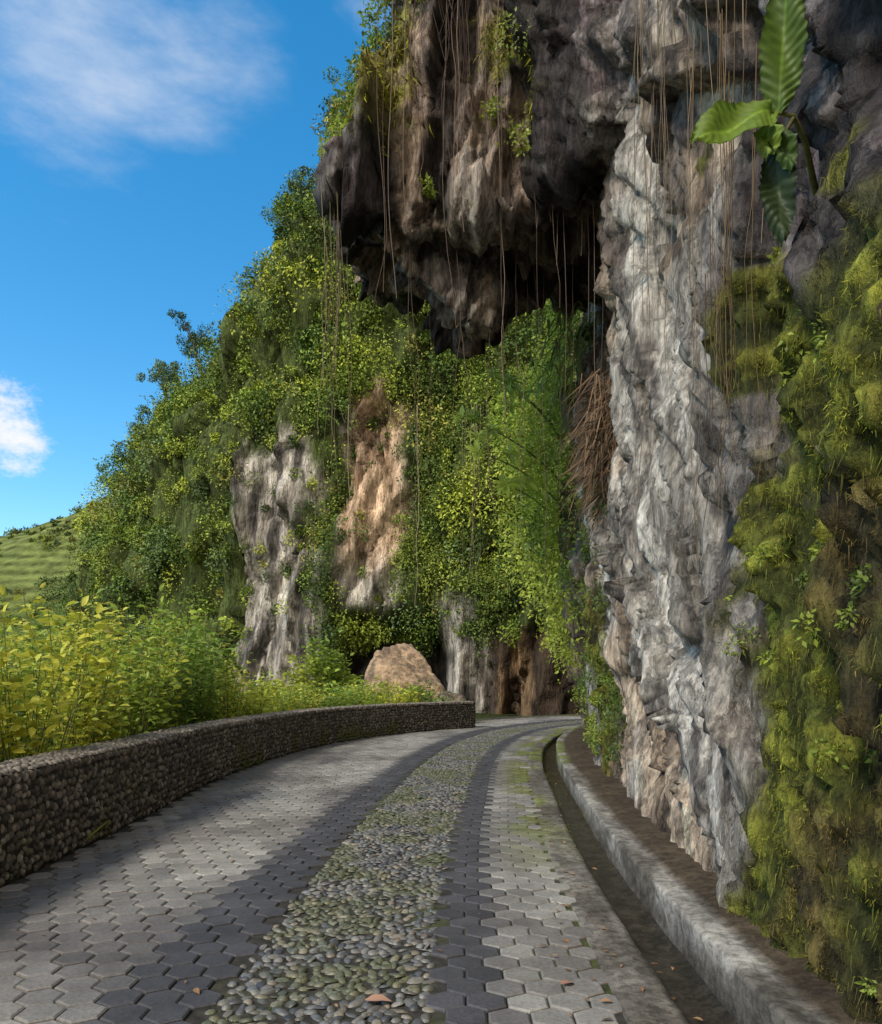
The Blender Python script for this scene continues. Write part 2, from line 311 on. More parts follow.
s1,k1=saw(V,nl,1.05,1.6,.45,0); s2,k2=saw(V+5,nl,.36,1.5,.9,1); s3,k3=saw(V+9,(.35,.75,-.56),.13,1.6,1.6,2,.8)
u1,_=saw(V+2,(.9,.35,-.2),.75,1.6,.5,3); u2,_=saw(V+2,(.95,.3,-.1),.26,1.6,1.,0)
m2_=sm(fbm(V*.9+3,3,2),.38,.6); m3_=sm(fbm(V*1.7+3,3,3),.38,.6)
dA=f1*.26*lerp(.3,1,zf)+f2*.11*lerp(.4,1,zf)+f3*.045+s1*.22*lerp(.3,1,zf)+s2*.13*m2_+s3*.05*m3_
dB=g1*.28+g2*.11+f3*.04+u1*.20+u2*.10*m2_+s3*.04
d=d+lerp(dA,dB,ov)
yy=V[:,1]; zz=V[:,2]
clump=np.exp(-(((yy-3.68)/.30)**2+((zz-3.2)/.48)**2))*(V[:,0]<2.6)
mn=fbm(V*1.5,4,1)
mossy=np.clip(sm(4.62-yy+(fbm(V*.9,4,1)-.5)*2.4-.45*sm(zz,2,3.5),-.2,.3),0,1)*(1-sm(zz+(fbm(V*1.2,3,2)-.5)*2,2.9,3.5))*sm(mn,.26,.38)
mossy=np.maximum(mossy,sm(clump+(fbm(V*2,3)-.5)*.5,.25,.42))
mossy=np.maximum(mossy,sm(fbm(V*1.3+4,4,2),.56,.63)*(yy<5.4)*(zz>3.3)*.85)
mossy=np.maximum(mossy,sm(fbm(V*.8+4,4,2),.46,.56)*sm(yy,10.0,11.0)*(1-sm(zz,3,5)))
_,_,_,Dm=cells(V*np.array([6.5,6.5,4.5])+(fbm(V*3,2)-.5)[:,None]*.8); mound=1-sm(np.sqrt((Dm**2).sum(1)),0,.75)
_,_,_,Dm=cells(V*14); mound2=1-sm(np.sqrt((Dm**2).sum(1)),0,.75)
d=d*(1-.25*mossy)+mossy*(-.03+.10*mound+.04*mound2+.04*(fbm(V*14,3)-.5)*2)+.10*sm(clump,.2,.7)
V2=V+N*np.where(zz<1.2,np.minimum(d,.12),d)[:,None]
ax=np.array([0,.5,.87]); al=(V@ax)[:,None]*ax; Qs=(V-al)*3.2+al*.3
t1=fbm(Qs,5,0)[:,None]; t2=fbm(Qs*2.7+5,4,1)[:,None]; big=fbm(V*.55+2,4,2)[:,None]; big2=fbm(V*.8+12,4,3)[:,None]
hk=TAB[1][(k2.astype(int))&31,(k1.astype(int)*3)&31,(k3.astype(int)//2)&31][:,None]
pale=np.array([.64,.585,.50]); mid=np.array([.38,.335,.28]); dk=np.array([.10,.085,.08]); beige=np.array([.60,.44,.32]); purp=np.array([.19,.145,.145])
C=lerp(mid,pale,sm(t1,.40,.56)); C=C*(.82+.36*hk); C=lerp(C,dk,sm(t2,.56,.65)*.8); C=lerp(C,C*np.array([1.08,.86,.66]),sm(big,.48,.6)*.7); C=lerp(C,dk*1.3,sm(big2,.56,.65)*.5)
up=sm(V[:,2]+(big[:,0]-.5)*6+.2*(V[:,1]-8),6.2,8.2)[:,None]; up=np.maximum(up,((1-sm(yy+(big2[:,0]-.5)*2,4.2,5.2))*sm(zz+(mn-.5)*2,1.8,3.0))[:,None])
vs=fbm(V*np.array([1.5,1.5,.28])+8,4,3)[:,None]; Cu=lerp(purp,dk*.7,sm(t1,.42,.56)*.8); Cu=lerp(Cu,beige,sm(vs,.47,.55)*.85*sm(V[:,1],8.6,9.6)[:,None]*(1-.75*sm(V[:,2],9.3,10.8)[:,None])); Cu=lerp(Cu,np.array([.44,.39,.355]),sm(t2,.5,.6)*.55); Cu=lerp(Cu,dk*.45,sm(fbm(V*np.array([2.6,2.6,.3]),4,1),.48,.58)[:,None]*.9)
Cu=lerp(Cu,Cu*.45,sm(-N[:,2],.3,.7)[:,None])  # downward faces darkened: underside shade put into the rock colour
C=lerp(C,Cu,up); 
C=lerp(C,lerp(np.array([.055,.045,.02]),np.array([.22,.165,.055]),sm(mound*.7+mound2*.3,.15,.8)[:,None]),(mossy)[:,None])
mg=np.clip(sm(fbm(V*1.3+3,4,0),.38,.50)+sm(clump,.15,.4),0,1)*mossy
C=lerp(C,lerp(np.array([.07,.08,.016]),np.array([.33,.34,.045]),sm(mound*.6+mound2*.4,.1,.75)[:,None]),mg[:,None]*.95)
ymoss=sm(fbm(V*1.1+1,4,3),.51,.59)*sm(V[:,2],8,9)*sm(V[:,1],8,9)
C=lerp(C,np.array([.30,.29,.04]),ymoss[:,None]*.8)
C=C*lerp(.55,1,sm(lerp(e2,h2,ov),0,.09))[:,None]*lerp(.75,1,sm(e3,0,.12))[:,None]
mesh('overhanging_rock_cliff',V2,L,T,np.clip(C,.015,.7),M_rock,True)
fc,fn,fa=facesamp(V2,L,T); nearS=(fc,fn,fa); fi=L.reshape(-1,4)[:,0]; mossF=mossy[fi]; mgF=mg[fi]; ymF=ymoss[fi]; moF=mound[fi]
def pick(S,w,n):
    c,nn,ar=S; p=w*ar; p=p/p.sum(); i=rng.choice(len(c),n,p=p); return c[i]+rng.randn(n,3)*.02,nn[i],i
a=Acc(); vis=((fn[:,0]<-.1)|(fn[:,1]<-.2)); w=mossF*vis*(fc[:,1]>2.2)*(fc[:,2]<5.5)*(.2+moF)
P,n,i=pick(nearS,w,150000); g=mgF[i][:,None]; P=fc[i]+rng.randn(len(i),3)*.012
cc=lerp(np.array([.20,.145,.05]),np.array([.36,.37,.05]),g)*(.3+.95*moF[i][:,None])*(.8+.4*rng.rand(len(P),1))
a.stamp(blT*np.array([.8,1,1]),blF,frames(n*.8+np.array([0,0,-.5])+rng.randn(*n.shape)*.5,rng.randn(*n.shape),.010+.02*rng.rand(len(P))),P,cc)
P,n,i=pick(nearS,mossF*vis*(fc[:,1]>2.4)*(fc[:,2]<4),16000); g=mgF[i][:,None]
a.stamp(blT*np.array([.25,1,1]),blF,frames(n*.25+np.array([0,0,-1.])+rng.randn(*n.shape)*.12,n+rng.randn(*n.shape)*.3,.03+.06*rng.rand(len(P))),P+n*.012,lerp(np.array([.12,.085,.035]),np.array([.22,.22,.045]),g)*(.5+.6*rng.rand(len(P),1)))
P,n,i=pick(nearS,ymF*vis,26000); a.stamp(blT,blF,frames(n*.6+np.array([0,0,-.8])+rng.randn(*n.shape)*.4,rng.randn(*n.shape),.05+.09*rng.rand(len(P))),P,lerp(np.array([.40,.37,.05]),np.array([.18,.20,.03]),rng.rand(len(P),1)))
a.obj('cliff_moss',M_moss)
# mid cliff
st=[(13.6,2.9),(17,3.3),(20,3.9),(23,4.9),(25.3,6.3),(27,8.6),(28.6,12),(29.5,20)]
Hs=[]
for (y0,x0),(y1,x1) in zip(st[:-1],st[1:]):
    Hs.append([(x0+.2,y0,-1),(x1+.2,y1,-1),(x0+5,y0-3,-1),(x1+4,y1-6,-1),(x0-.6,y0,5),(x1-.5,y1,5),(x0+.5,y0,12),(x1+.5,y1,11.5),(x0+5,y0-3,12),(x1+4,y1-6,12)])
V,N,L,T=remesh(Hs,.14,2)
f1,_,e1=facets(V,1.6); f2,_,e2=facets(V+9,.6); d=f1*.4+f2*.2; d=np.where(V[:,2]<1.5,np.minimum(d,.15),d); V2=V+N*d[:,None]
t=fbm(V*np.array([2,2,.6]),5)[:,None]; C=lerp(np.array([.12,.08,.05]),np.array([.32,.24,.16]),sm(t,.4,.65)); C=lerp(C,np.array([.12,.13,.04]),sm(fbm(V*.9,4,2),.5,.6)[:,None]*.8)
mesh('roadside_cliff',V2,L,T,C,M_rock); midS=facesamp(V2,L,T)
# far cliff
st=[(-28.3,57,2,59,6),(-26.8,56,4,59,13),(-24.6,54,5,59,17.0),(-21.5,51,6,58,20.6),(-17.5,47,8,54,22.4),(-14,43.5,10,50,24.0),(-11.5,41,13.5,49,27.2),(-8,40,14.5,48,32.0),(-5,39.6,15,48,35.2),(-2,39.2,14,48,37),(1,38.5,13,47,38),(5,37.3,12,46,38),(10,38.5,12,46,38),(22,41,12,48,38)]
Hs=[]
for A,B in zip(st[:-1],st[1:]):
    h=[]
    for x,yf,zr,yt,zt in(A,B): h+=[(x,yf,-6),(x,yf,zr),(x,yf+(yt-yf)*.45,zr+(zt-zr)*.7),(x,yt,zt),(x,yt+9,zt+1),(x,yt+9,-6)]
    Hs.append(h)
V,N,L,T=remesh(Hs,.22,2)
d=(fbm(V*.12,3,3)-.5)*4.5; f1,_,e1=facets(V,4.2,ax=(.15,0,1),stretch=2.8,warp=.2); f2,_,e2=facets(V+20,1.5,ax=(.15,0,1),warp=.2,stretch=4); f3,_,e3=facets(V+5,.6,ax=(.15,0,1),stretch=4)
s1,_=saw(V,(.98,.2,-.15),2.2,1.8,.2); s2,_=saw(V+3,(.98,.2,-.15),.8,1.6,.4,1)
d+=f1*1.0+f2*.4+f3*.15+s1*.5+s2*.25
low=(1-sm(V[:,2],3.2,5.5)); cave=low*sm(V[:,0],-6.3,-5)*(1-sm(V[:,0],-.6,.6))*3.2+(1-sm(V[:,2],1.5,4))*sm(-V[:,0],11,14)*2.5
V2=V+N*d[:,None]; V2[:,1]+=cave*(N[:,1]<0)
def rockmask(P):
    x,z=P[:,0],P[:,2]; q=(fbm(P*.35,4,1)-.5)*4
    r1=sm(x+q*.5,-11.9,-11.2)*(1-sm(x+q*.6+(z-8)*.12,-7.0,-6.0))*(1-sm(z+q,14.0,15.4))
    r2=sm(x+q*.5,-5.8,-5.2)*(1-sm(x+q*.5,-2.2,-1.6))*sm(z+q*.5,5.2,6.2)*(1-sm(z+q,16,17.5))
    r3=sm(x+q*.3,-.9,-.2)*(1-sm(x+q*.3,1.6,2.3))*(1-sm(z+q*.4,5.4,6.4)); r4=sm(x,2,2.6)*(1-sm(z+q*.6,3.5,5))
    r5=(1-sm(z+q*.4,3,4.5))*sm(-x,-1,14)*.7+(1-sm(z,3.2,4.5))*sm(x,-6.5,-5.5)
    return np.clip(np.maximum.reduce([r1,r2,r3,r4,r5]),0,1)*(P[:,1]<47)
t=fbm(V*np.array([1.6,1.6,.3]),5)[:,None]; t2=fbm(V*np.array([2.4,2.4,.3])+9,4,1)[:,None]
C=lerp(np.array([.32,.29,.25]),np.array([.64,.59,.51]),sm(t,.4,.58)); C=lerp(C,np.array([.06,.055,.055]),sm(t2,.53,.62)*.85)
org=(sm(V[:,0],-5.8,-4.8)*(1-sm(V[:,0],-2.6,-1.3))*sm(V[:,2],6,9))[:,None]; C=lerp(C,np.array([.62,.41,.25])*(.5+1.0*t),org*.75)
br=(sm(V[:,0],1.5,2.8))[:,None]; C=lerp(C,lerp(np.array([.06,.04,.025]),np.array([.27,.17,.09]),sm(t,.42,.6)),br)
ug=np.clip(cave/2.5,0,1)[:,None]; C=lerp(C,np.array([.05,.045,.04]),ug*.8)  # cave shade painted into the colour, darker where the recess is deeper
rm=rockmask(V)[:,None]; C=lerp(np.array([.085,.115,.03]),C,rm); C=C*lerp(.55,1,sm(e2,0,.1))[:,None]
mesh('cliff_hillside',V2,L,T,C,M_far); farS=facesamp(V2,L,T)
# ---------- foliage
LT=np.array([[0,0,0],[.26,.42,.07],[0,1,-.08],[-.26,.42,.07]]); LF=[[0,1,2,3]]
LT2=np.array([[0,0,0],[.2,.3,.06],[.19,.65,.04],[0,1,-.14],[-.19,.65,.04],[-.2,.3,.06],[0,.33,0],[0,.66,-.03]]); LF2=[[0,1,6],[6,1,2,7],[7,2,3],[0,6,5],[6,7,4,5],[7,3,4]]
def bushes(acc,Cn,Nn,r,nl,ls,cols,near=False,squash=.8):
    nb=len(Cn); k=nl
    dr=rng.randn(nb,k,3); dr/=np.linalg.norm(dr,axis=2,keepdims=True)
    fl=(dr*Nn[:,None]).sum(2)<-.25; dr[fl]*=-1
    lob=.5+.9*vn((dr*2.6+rng.rand(nb,1,3)*30+16).reshape(-1,3)).reshape(nb,k)
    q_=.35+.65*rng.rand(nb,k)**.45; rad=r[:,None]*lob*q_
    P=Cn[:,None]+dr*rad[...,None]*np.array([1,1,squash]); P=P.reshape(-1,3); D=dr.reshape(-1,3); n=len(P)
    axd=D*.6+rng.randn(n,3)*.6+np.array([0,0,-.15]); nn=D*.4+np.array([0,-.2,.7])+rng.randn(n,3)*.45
    C=np.repeat(cols,k,0)*(1+rng.randn(n,1)*.2)*(.72+.4*q_.reshape(-1,1))+np.array([.05,.04,0])*(rng.rand(n,1)>.92)  # inner leaves darker: shade inside the clump painted into leaf colour
    s=ls*(.55+.9*rng.rand(n))
    acc.stamp(LT2 if near else LT,LF2 if near else LF,frames(axd,nn,s),P,np.clip(C,.008,.7))
G=np.array([[.12,.19,.035],[.18,.26,.04],[.25,.33,.045],[.10,.165,.035],[.35,.40,.055],[.14,.21,.09],[.31,.30,.07],[.075,.125,.035]])
def gcol(P,sc,k=0,bias=0.):
    t=fbm(P*sc,3,k)+bias; i=np.clip(rng.randint(0,8,len(P)),0,7); c=G[i]*(.8+.4*rng.rand(len(P),1))
    c=lerp(c,np.array([.38,.46,.07]),(sm(t,.46,.64)*.65)[:,None]); return lerp(c,np.array([.08,.13,.035]),(sm(fbm(P*sc*1.7+11,3,3),.53,.63)*.7)[:,None])
c,n,ar=farS; w=(1-rockmask(c))*((n[:,1]<.35)|(n[:,2]>.6))*(c[:,2]>1.5)*(c[:,1]<63)*(c[:,0]<9)
P,nn,_=pick(farS,w,1700); a=Acc(); r=.4+1.15*rng.rand(len(P))**2.2
bushes(a,P+nn*.15,nn,r,160,.17,gcol(P,.18))
P,nn,_=pick(farS,w*(c[:,2]>7),110); bushes(a,P+nn*.5+np.array([0,0,.4]),nn*.5+np.array([0,0,.5]),1.2+1.1*rng.rand(110),800,.18,G[rng.randint(0,8,110)]*(.9+.4*rng.rand(110,1)),squash=.9)
P,nn,_=pick(farS,w,700); bushes(a,P+nn*.5,nn,.3+.5*rng.rand(700),100,.12,gcol(P,.2,1,.1))
P,nn,_=pick(farS,rockmask(c)*(n[:,1]<0)*(c[:,2]>4)*(c[:,0]<3),55); bushes(a,P,nn,.2+.45*rng.rand(55),90,.14,gcol(P,.2))
P,nn,_=pick(farS,w*(c[:,0]>-6.5)*(c[:,0]<4)*(c[:,2]<19),320); bushes(a,P+nn*.3,nn,.4+.7*rng.rand(320),200,.13,gcol(P,.25,1,.1),squash=1.5)
a.obj('hillside_foliage',M_leaf_far)
def tree(base,h,r,col):
    rt=bpy.data.objects.new('hillside_tree',None); bpy.context.scene.collection.objects.link(rt); b_=np.array(base,float); tr=Acc(); lf=Acc()
    t=np.linspace(0,1,8)[:,None]; top=b_+np.array([rng.randn()*.4,rng.randn()*.2,h*.8]); pts=b_+(top-b_)*t+np.cumsum(rng.randn(8,3)*.05,0); tr.tube(pts,np.linspace(.16,.05,8),7,(.16,.13,.10))
    cs=[]
    for q in range(9):
        s_=pts[3+q%5]; an=rng.rand()*6.28; e=s_+np.array([math.cos(an)*r*.8,math.sin(an)*r*.8,h*(.1+.3*rng.rand())]); tt_=np.linspace(0,1,6)[:,None]; tr.tube(s_+(e-s_)*tt_+np.array([0,0,.2])*np.sin(tt_*3.14),np.linspace(.06,.015,6),5,(.16,.13,.10)); cs.append(e)
    cs.append(top); cs=np.array(cs); cs=np.vstack([cs,cs+rng.randn(*cs.shape)*.45]); bushes(lf,cs,np.tile([0,0,.2],(len(cs),1)),.3+.35*rng.rand(len(cs)),170,.15,np.array([col])*(.8+.4*rng.rand(len(cs),1)),squash=.7)
    tr.obj('trunk',M_bark,True,rt); lf.obj('crown',M_leaf_far,True,rt)
top_=farS[0]
for x_,h_,ci in [(-26,3.0,3),(-23.4,3.8,0),(-20.6,2.8,5),(-18.4,4.2,7),(-15.2,3.0,2),(-12.3,3.8,0),(-10.6,2.6,1),(-9.2,3.4,5),(-7.6,3.4,3),(-6.4,3.0,0)]:
    k=(np.abs(top_[:,0]-x_)<.5)&(top_[:,1]<60); j=np.where(k)[0][np.argmax(top_[k][:,2]-.4*top_[k][:,1])]; tree(top_[j]-np.array([0,0,.3]),h_,1.1,G[ci])
# mid veg
c,n,ar=midS; w=(n[:,0]<.2)*(c[:,2]>2.6)*(c[:,1]<27)*(n[:,2]<.95)*(sm(fbm(c*.5,3,1),.35,.5)+.1)
P,nn,_=pick(midS,w,300); a=Acc(); bushes(a,P+nn*.25,nn,.3+.5*rng.rand(300),250,.09,gcol(P,.4,2,.15)*1.3,squash=1.3)
bc=np.array([[2.1,15.5,7.2],[1.9,16,6.2],[2.3,16,5.2],[2.5,15.2,4.4],[2.4,15,3.4],[2.6,15.5,8.2],[2.2,14.6,5.8],[1.7,17,7.4],[2.9,16.2,2.4],[2.1,17,4.4],[2.6,14.4,7.4],[2.7,14.6,8.6],[1.9,15.2,6.6],[2.0,15.0,4.8]])
bushes(a,bc,np.tile([-.7,-.5,.2],(len(bc),1)),.6+.35*rng.rand(len(bc)),900,.08,lerp(G[4],G[2],rng.rand(len(bc),1))*1.5,squash=1.1)
a.obj('roadside_foliage',M_leaf)
c,n,ar=nearS; a=Acc()
w=(c[:,1]>8.5)*(c[:,2]>7.5)*((n[:,0]<-.1)|(n[:,1]<-.1))*(sm(fbm(c*.8,3,2),.47,.6))*(sm(-c[:,0],-1.2,.2)+.2)
P,nn,_=pick(nearS,w,150); bushes(a,P+nn*.05,nn,.10+.24*rng.rand(150)**2,130,.055,gcol(P,.6,1,.08))
w=(c[:,1]>10.0)*(c[:,1]<14)*(c[:,2]<4.5)*(c[:,2]>.4)*(n[:,0]<0)
P,nn,_=pick(nearS,w,90); bushes(a,P+nn*.03,nn,.1+.2*rng.rand(90),120,.045,gcol(P,.6,1))
edgeP=np.array([[-1.3,9.9,8.5],[-1.2,10.4,9.0],[-1.0,10.2,9.3],[-.85,10.2,9.8],[-.7,10.3,10.5],[-1.35,11,8.8],[-.5,10,11]]); bushes(a,edgeP,np.tile([-.7,-.3,.4],(7,1)),.28+.15*rng.rand(7),400,.06,gcol(edgeP,.6,1,.1))
P,nn,_=pick(nearS,(c[:,1]>2.8)*(c[:,1]<5.2)*vis*(c[:,2]>.3)*(c[:,2]<5)*mossF,46); bushes(a,P,nn,.03+.07*rng.rand(46),45,.03,gcol(P,1.,1,.1))
a.obj('clifftop_ferns',M_leaf)
# ---------- ground
def gh(x,y):
    h=-.3-3.2*sm(-x,4.8,13)+0*y
    h=h+sm(y,85,178)*np.clip(43+.39*(x+82),0,70)
    h=h+sm(y,200,420)*20
    Q=np.stack([x*.05,y*.05,0*x],1); h=h+(fbm(Q,4)-.5)*np.clip((np.hypot(x,y)-25)/12,0,7)
    return h
gx=np.concatenate([np.arange(-600,-140,12),np.arange(-140,-20,1.5),np.arange(-20,12,.5),np.arange(12,60,4),np.arange(60,601,20)])
gy=np.concatenate([np.arange(-120,-6,6),np.arange(-6,45,.5),np.arange(45,220,1.5),np.arange(220,900,20)])
X,Y=np.meshgrid(gx,gy,indexing='ij'); Z=gh(X.ravel(),Y.ravel()); V=np.stack([X.ravel(),Y.ravel(),Z],1); m=len(gy)
i=(np.arange(len(gx)-1)[:,None]*m+np.arange(m-1)[None]).ravel(); L=np.stack([i,i+m,i+m+1,i+1],1).ravel()
mg_,nt,Nn_,K=newmat('grass_ground'); out=Nn_('ShaderNodeOutputMaterial'); b=Nn_('ShaderNodeBsdfPrincipled'); at=Nn_('ShaderNodeAttribute'); at.attribute_name='Col'
geo=Nn_('ShaderNodeNewGeometry'); wv=Nn_('ShaderNodeTexWave'); wv.bands_direction='Z'; wv.inputs['Scale'].default_value=.17; wv.inputs['Distortion'].default_value=6; wv.inputs['Detail'].default_value=5; wv.inputs['Detail Scale'].default_value=.35; wv.inputs['Detail Roughness'].default_value=.65; K(geo.outputs['Position'],wv.inputs['Vector'])
n1=Nn_('ShaderNodeTexNoise'); n1.inputs['Scale'].default_value=.4; n1.inputs['Detail'].default_value=8; n1.inputs['Roughness'].default_value=.75; K(geo.outputs['Position'],n1.inputs['Vector'])
ml=Nn_('ShaderNodeMath'); ml.operation='MULTIPLY_ADD'; K(wv.outputs['Fac'],ml.inputs[0]); ml.inputs[1].default_value=.16; K(n1.outputs[0],ml.inputs[2])
mr=Nn_('ShaderNodeMapRange'); mr.inputs[1].default_value=.42; mr.inputs[2].default_value=.75; mr.inputs[3].default_value=.35; mr.inputs[4].default_value=1.25; K(ml.outputs[0],mr.inputs[0])
sc=Nn_('ShaderNodeVectorMath'); sc.operation='SCALE'; K(at.outputs['Color'],sc.inputs[0]); K(mr.outputs[0],sc.inputs['Scale']); K(sc.outputs[0],b.inputs['Base Color']); b.inputs['Roughness'].default_value=1; b.inputs['Specular IOR Level'].default_value=.1
bp=Nn_('ShaderNodeBump'); bp.inputs['Distance'].default_value=2.0; bp.inputs['Strength'].default_value=.8; K(ml.outputs[0],bp.inputs['Height']); K(bp.outputs[0],b.inputs['Normal']); K(b.outputs[0],out.inputs[0])
t=fbm(V*.03,4)[:,None]; C=lerp(np.array([.13,.19,.05]),np.array([.26,.31,.09]),sm(t,.4,.6)); C=np.where((V[:,1]<60)[:,None],np.array([.08,.10,.03]),C)
mesh('ground',V,L,np.full(len(i),4),C,mg_)
a=Acc(); n=700; P=np.stack([rng.uniform(-135,-62,n),rng.uniform(85,176,n)],1); P3=np.concatenate([P,gh(P[:,0],P[:,1])[:,None]],1)
k=fbm(P3*.06,3,1)>.43; P3=P3[k]; P3=np.vstack([P3,[[x,178,gh(np.array([x]),np.array([178.]))[0]+.3] for x in np.linspace(-120,-60,8)]])
bushes(a,P3,np.tile([0,-.3,1.],(len(P3),1)),.4+1.6*rng.rand(len(P3))**2,70,.45,gcol(P3,.1)*.6); a.obj('distant_hill_bushes',M_leaf_far)
# ---------- roadside shrubs (left)
def shrub(name,base,h,r,col,ls=.11,ns=14):
    root=bpy.data.objects.new(name,None); bpy.context.scene.collection.objects.link(root)
    st_=Acc(); lf=Acc(); base=np.array(base,float)
    for i in range(ns):
        an=rng.rand()*6.28; lean=r*(.3+.7*rng.rand()); hh=h*(.6+.4*rng.rand()); t=np.linspace(0,1,9)[:,None]
        tip=np.array([math.cos(an)*lean,math.sin(an)*lean,hh]); pts=base+tip*np.concatenate([t**1.4,t**1.4,t],1)+np.cumsum(rng.randn(9,3)*.012,0)
        st_.tube(pts,np.linspace(.010,.003,9),5,(.16,.17,.06))
        m_=44; q=.2+.8*rng.rand(m_)**.7; b_=np.stack([np.interp(q,np.linspace(0,1,9),pts[:,k]) for k in range(3)],1)
        D=rng.randn(m_,3)*np.array([1,1,.35]); D/=np.linalg.norm(D,axis=1,keepdims=True)
        tw=rng.rand(m_,1)*.16*h**.5; P=b_+D*tw
        lc=col*(1+rng.randn(m_,1)*.2)*lerp(.7,1.3,q)[:,None]
        lf.stamp(LT2*np.array([1.15,1,1]),LF2,frames(D+np.array([0,0,.2]),np.array([0,0,1.])+rng.randn(m_,3)*.5,ls*(.5+.9*rng.rand(m_))),P,np.clip(lc,.01,.68))
    st_.obj('stems',M_bark,True,root); lf.obj('leaves',M_leaf,True,root)
yl=[np.array([.54,.52,.06]),np.array([.40,.46,.06]),np.array([.27,.36,.05]),np.array([.57,.50,.07]),np.array([.19,.28,.05])]
pos=[]
for y in np.arange(6.0,26,.62):
    wx=float(wallx(np.array(min(y,25.5))))
    for j in range(3):
        x=wx-.80-j*1.0-rng.rand()*.5; pos.append((x,y+rng.rand()*.5,j))
for (x,y,j) in pos:
    q=float(sm(np.array(-x/y),.215,.36)); top=1.6+.11*y*q*(.55+.6*rng.rand()); top=min(top,3.9)
    zb=float(gh(np.array([x]),np.array([y]))[0])
    shrub('shrub',(x,y,zb-.05),max(.9,top-zb),.5+.3*rng.rand(),yl[rng.randint(5)],.085+.06*rng.rand(),13)
for (x,y,h,c_) in [(-5.4,30,2.9,1),(-4.6,30.5,3.2,2),(-4.0,31,2.6,2),(-5.0,31.5,3.9,4),(-3.2,30,1.8,1),(-9,33,2.4,3),(-11,34,2.6,1),(-8,34,2.2,2),(-13,34,3.2,3),(-15,36,3.6,0),(-17,36,3.4,3),(-7,32,1.8,1),(-12,32,2,0)]:
    zb=float(gh(np.array([x*1.]),np.array([y*1.]))[0]); shrub('shrub',(x,y,zb),h-zb*.8,.9,yl[c_]*.85,.2,20)
a=Acc(); n=26000; y=rng.uniform(5,34,n); x=wallx(np.minimum(y,25.5))-.5-rng.rand(n)**1.3*6; z=gh(x,y); blades(a,np.stack([x,y,z],1),np.array([0,0,1.]),.75,(.2,.24,.04),(.45,.42,.09),.3)
a.obj('tall_grass',M_leaf)
def boulder(name,c,s,seed,col,np_=11):
    bm=bmesh.new(); bmesh.ops.create_icosphere(bm,subdivisions=5,radius=1); V=np.array([v.co[:] for v in bm.verts]); F=[[v.index for v in f.verts] for f in bm.faces]; bm.free()
    r_=np.random.RandomState(seed); D=r_.randn(np_,3); D/=np.linalg.norm(D,axis=1,keepdims=True); off=.55+.3*r_.rand(np_)
    k=np.min(np.where(V@D.T>.05,off/np.maximum(V@D.T,.05),9),1); W_=V*np.minimum(k,1.15)[:,None]*np.array(s)+np.array(c); W_+=V*(fbm(W_*2.5,4)-.5)[:,None]*.3
    t=fbm(W_*2,4)[:,None]; t2=fbm(W_*np.array([5,5,1.5]),4,2)[:,None]; a=Acc(); a.add(W_,np.array(F).ravel(),np.full(len(F),3),lerp(np.array(col)*(.5+.9*t),np.array([.10,.075,.055]),sm(t2,.5,.62)*.7)); a.obj(name,M_bould,True)
boulder('boulder',(-1.25,29.3,.8),(1.6,1.4,2.4),4,(.44,.30,.18)); boulder('boulder',(.1,28.0,.5),(.95,.8,.85),8,(.34,.26,.18)); boulder('boulder',(-10,27,.3),(1.2,1,1),5,(.3,.27,.23))
# ---------- vines
M_v=vmat('vine_bark',.9,40,0,0)
a=Acc()
def vine(x,y,z0,z1,r=.007,wob=.05,col=(.18,.13,.09)):
    n=26; t=np.linspace(0,1,n); o=rng.rand(3)*20; Q=np.stack([t*3+o[0],0*t+o[1],0*t+o[2]],1)
    wx=(fbm(Q,3)-.5)*wob*4*t; wy=(fbm(Q,3,1)-.5)*wob*4*t
    a.tube(np.stack([x+wx,y+wy,z0+(z1-z0)*t],1),r*(.7+.6*rng.rand())*np.linspace(1,.55,n),5,np.array(col)*(.5+.9*rng.rand()))
for q in range(30):
    y=rng.uniform(3.9,6.8); x=1.58+.03*rng.rand()+(y-4.2)*.04; vine(x,y,11,rng.uniform(2.4,6),rng.uniform(.0025,.005),.12,(.24,.18,.12))
for q in range(16): y=rng.normal(4.35,.2); vine(1.58+.08*rng.rand(),y,rng.uniform(4.0,5.6),rng.uniform(2.2,3.4),.003,.07,(.18,.12,.06))
for q in range(11): vine(-1.5+.35*rng.rand(),9.3+.5*rng.rand(),8.3,rng.uniform(2.2,5.5),.005,.12,(.26,.21,.12))
for q in range(32): vine(rng.uniform(-.9,1.9),8.9+.2*rng.rand(),13,rng.uniform(4.2,9),rng.uniform(.004,.008),.14,(.18,.13,.10))
for q in range(26): vine(rng.normal(.15,.2),8.9+.2*rng.rand(),13,rng.uniform(7.6,9.6),.006,.2,(.10,.07,.06))
for q in range(18): vine(rng.uniform(-.5,1.9),rng.uniform(9.5,11.0),7.6,rng.uniform(2.4,5.4),.0045,.12)
for q in range(12): vine(rng.uniform(-4.5,2),37.0,15,rng.uniform(4,9),.013,.3,(.3,.25,.15))
a.obj('hanging_vines',M_v)
a=Acc(); n=4600; c0=np.array([2.40,10.2,5.0]); P=c0+rng.randn(n,3)*np.array([.2,.3,.42]); D=np.array([-.2,-.1,-.8])+rng.randn(n,3)*.33
P[:,2]=np.clip(P[:,2],3.9,5.6)
a.stamp(blT*np.array([.16,1,1]),blF,frames(D,rng.randn(n,3),.2+.6*rng.rand(n)),P,np.array([.27,.18,.11])*(.25+1.1*rng.rand(n,1)))
a.obj('dry_hanging_roots',M_dry)
a=Acc()
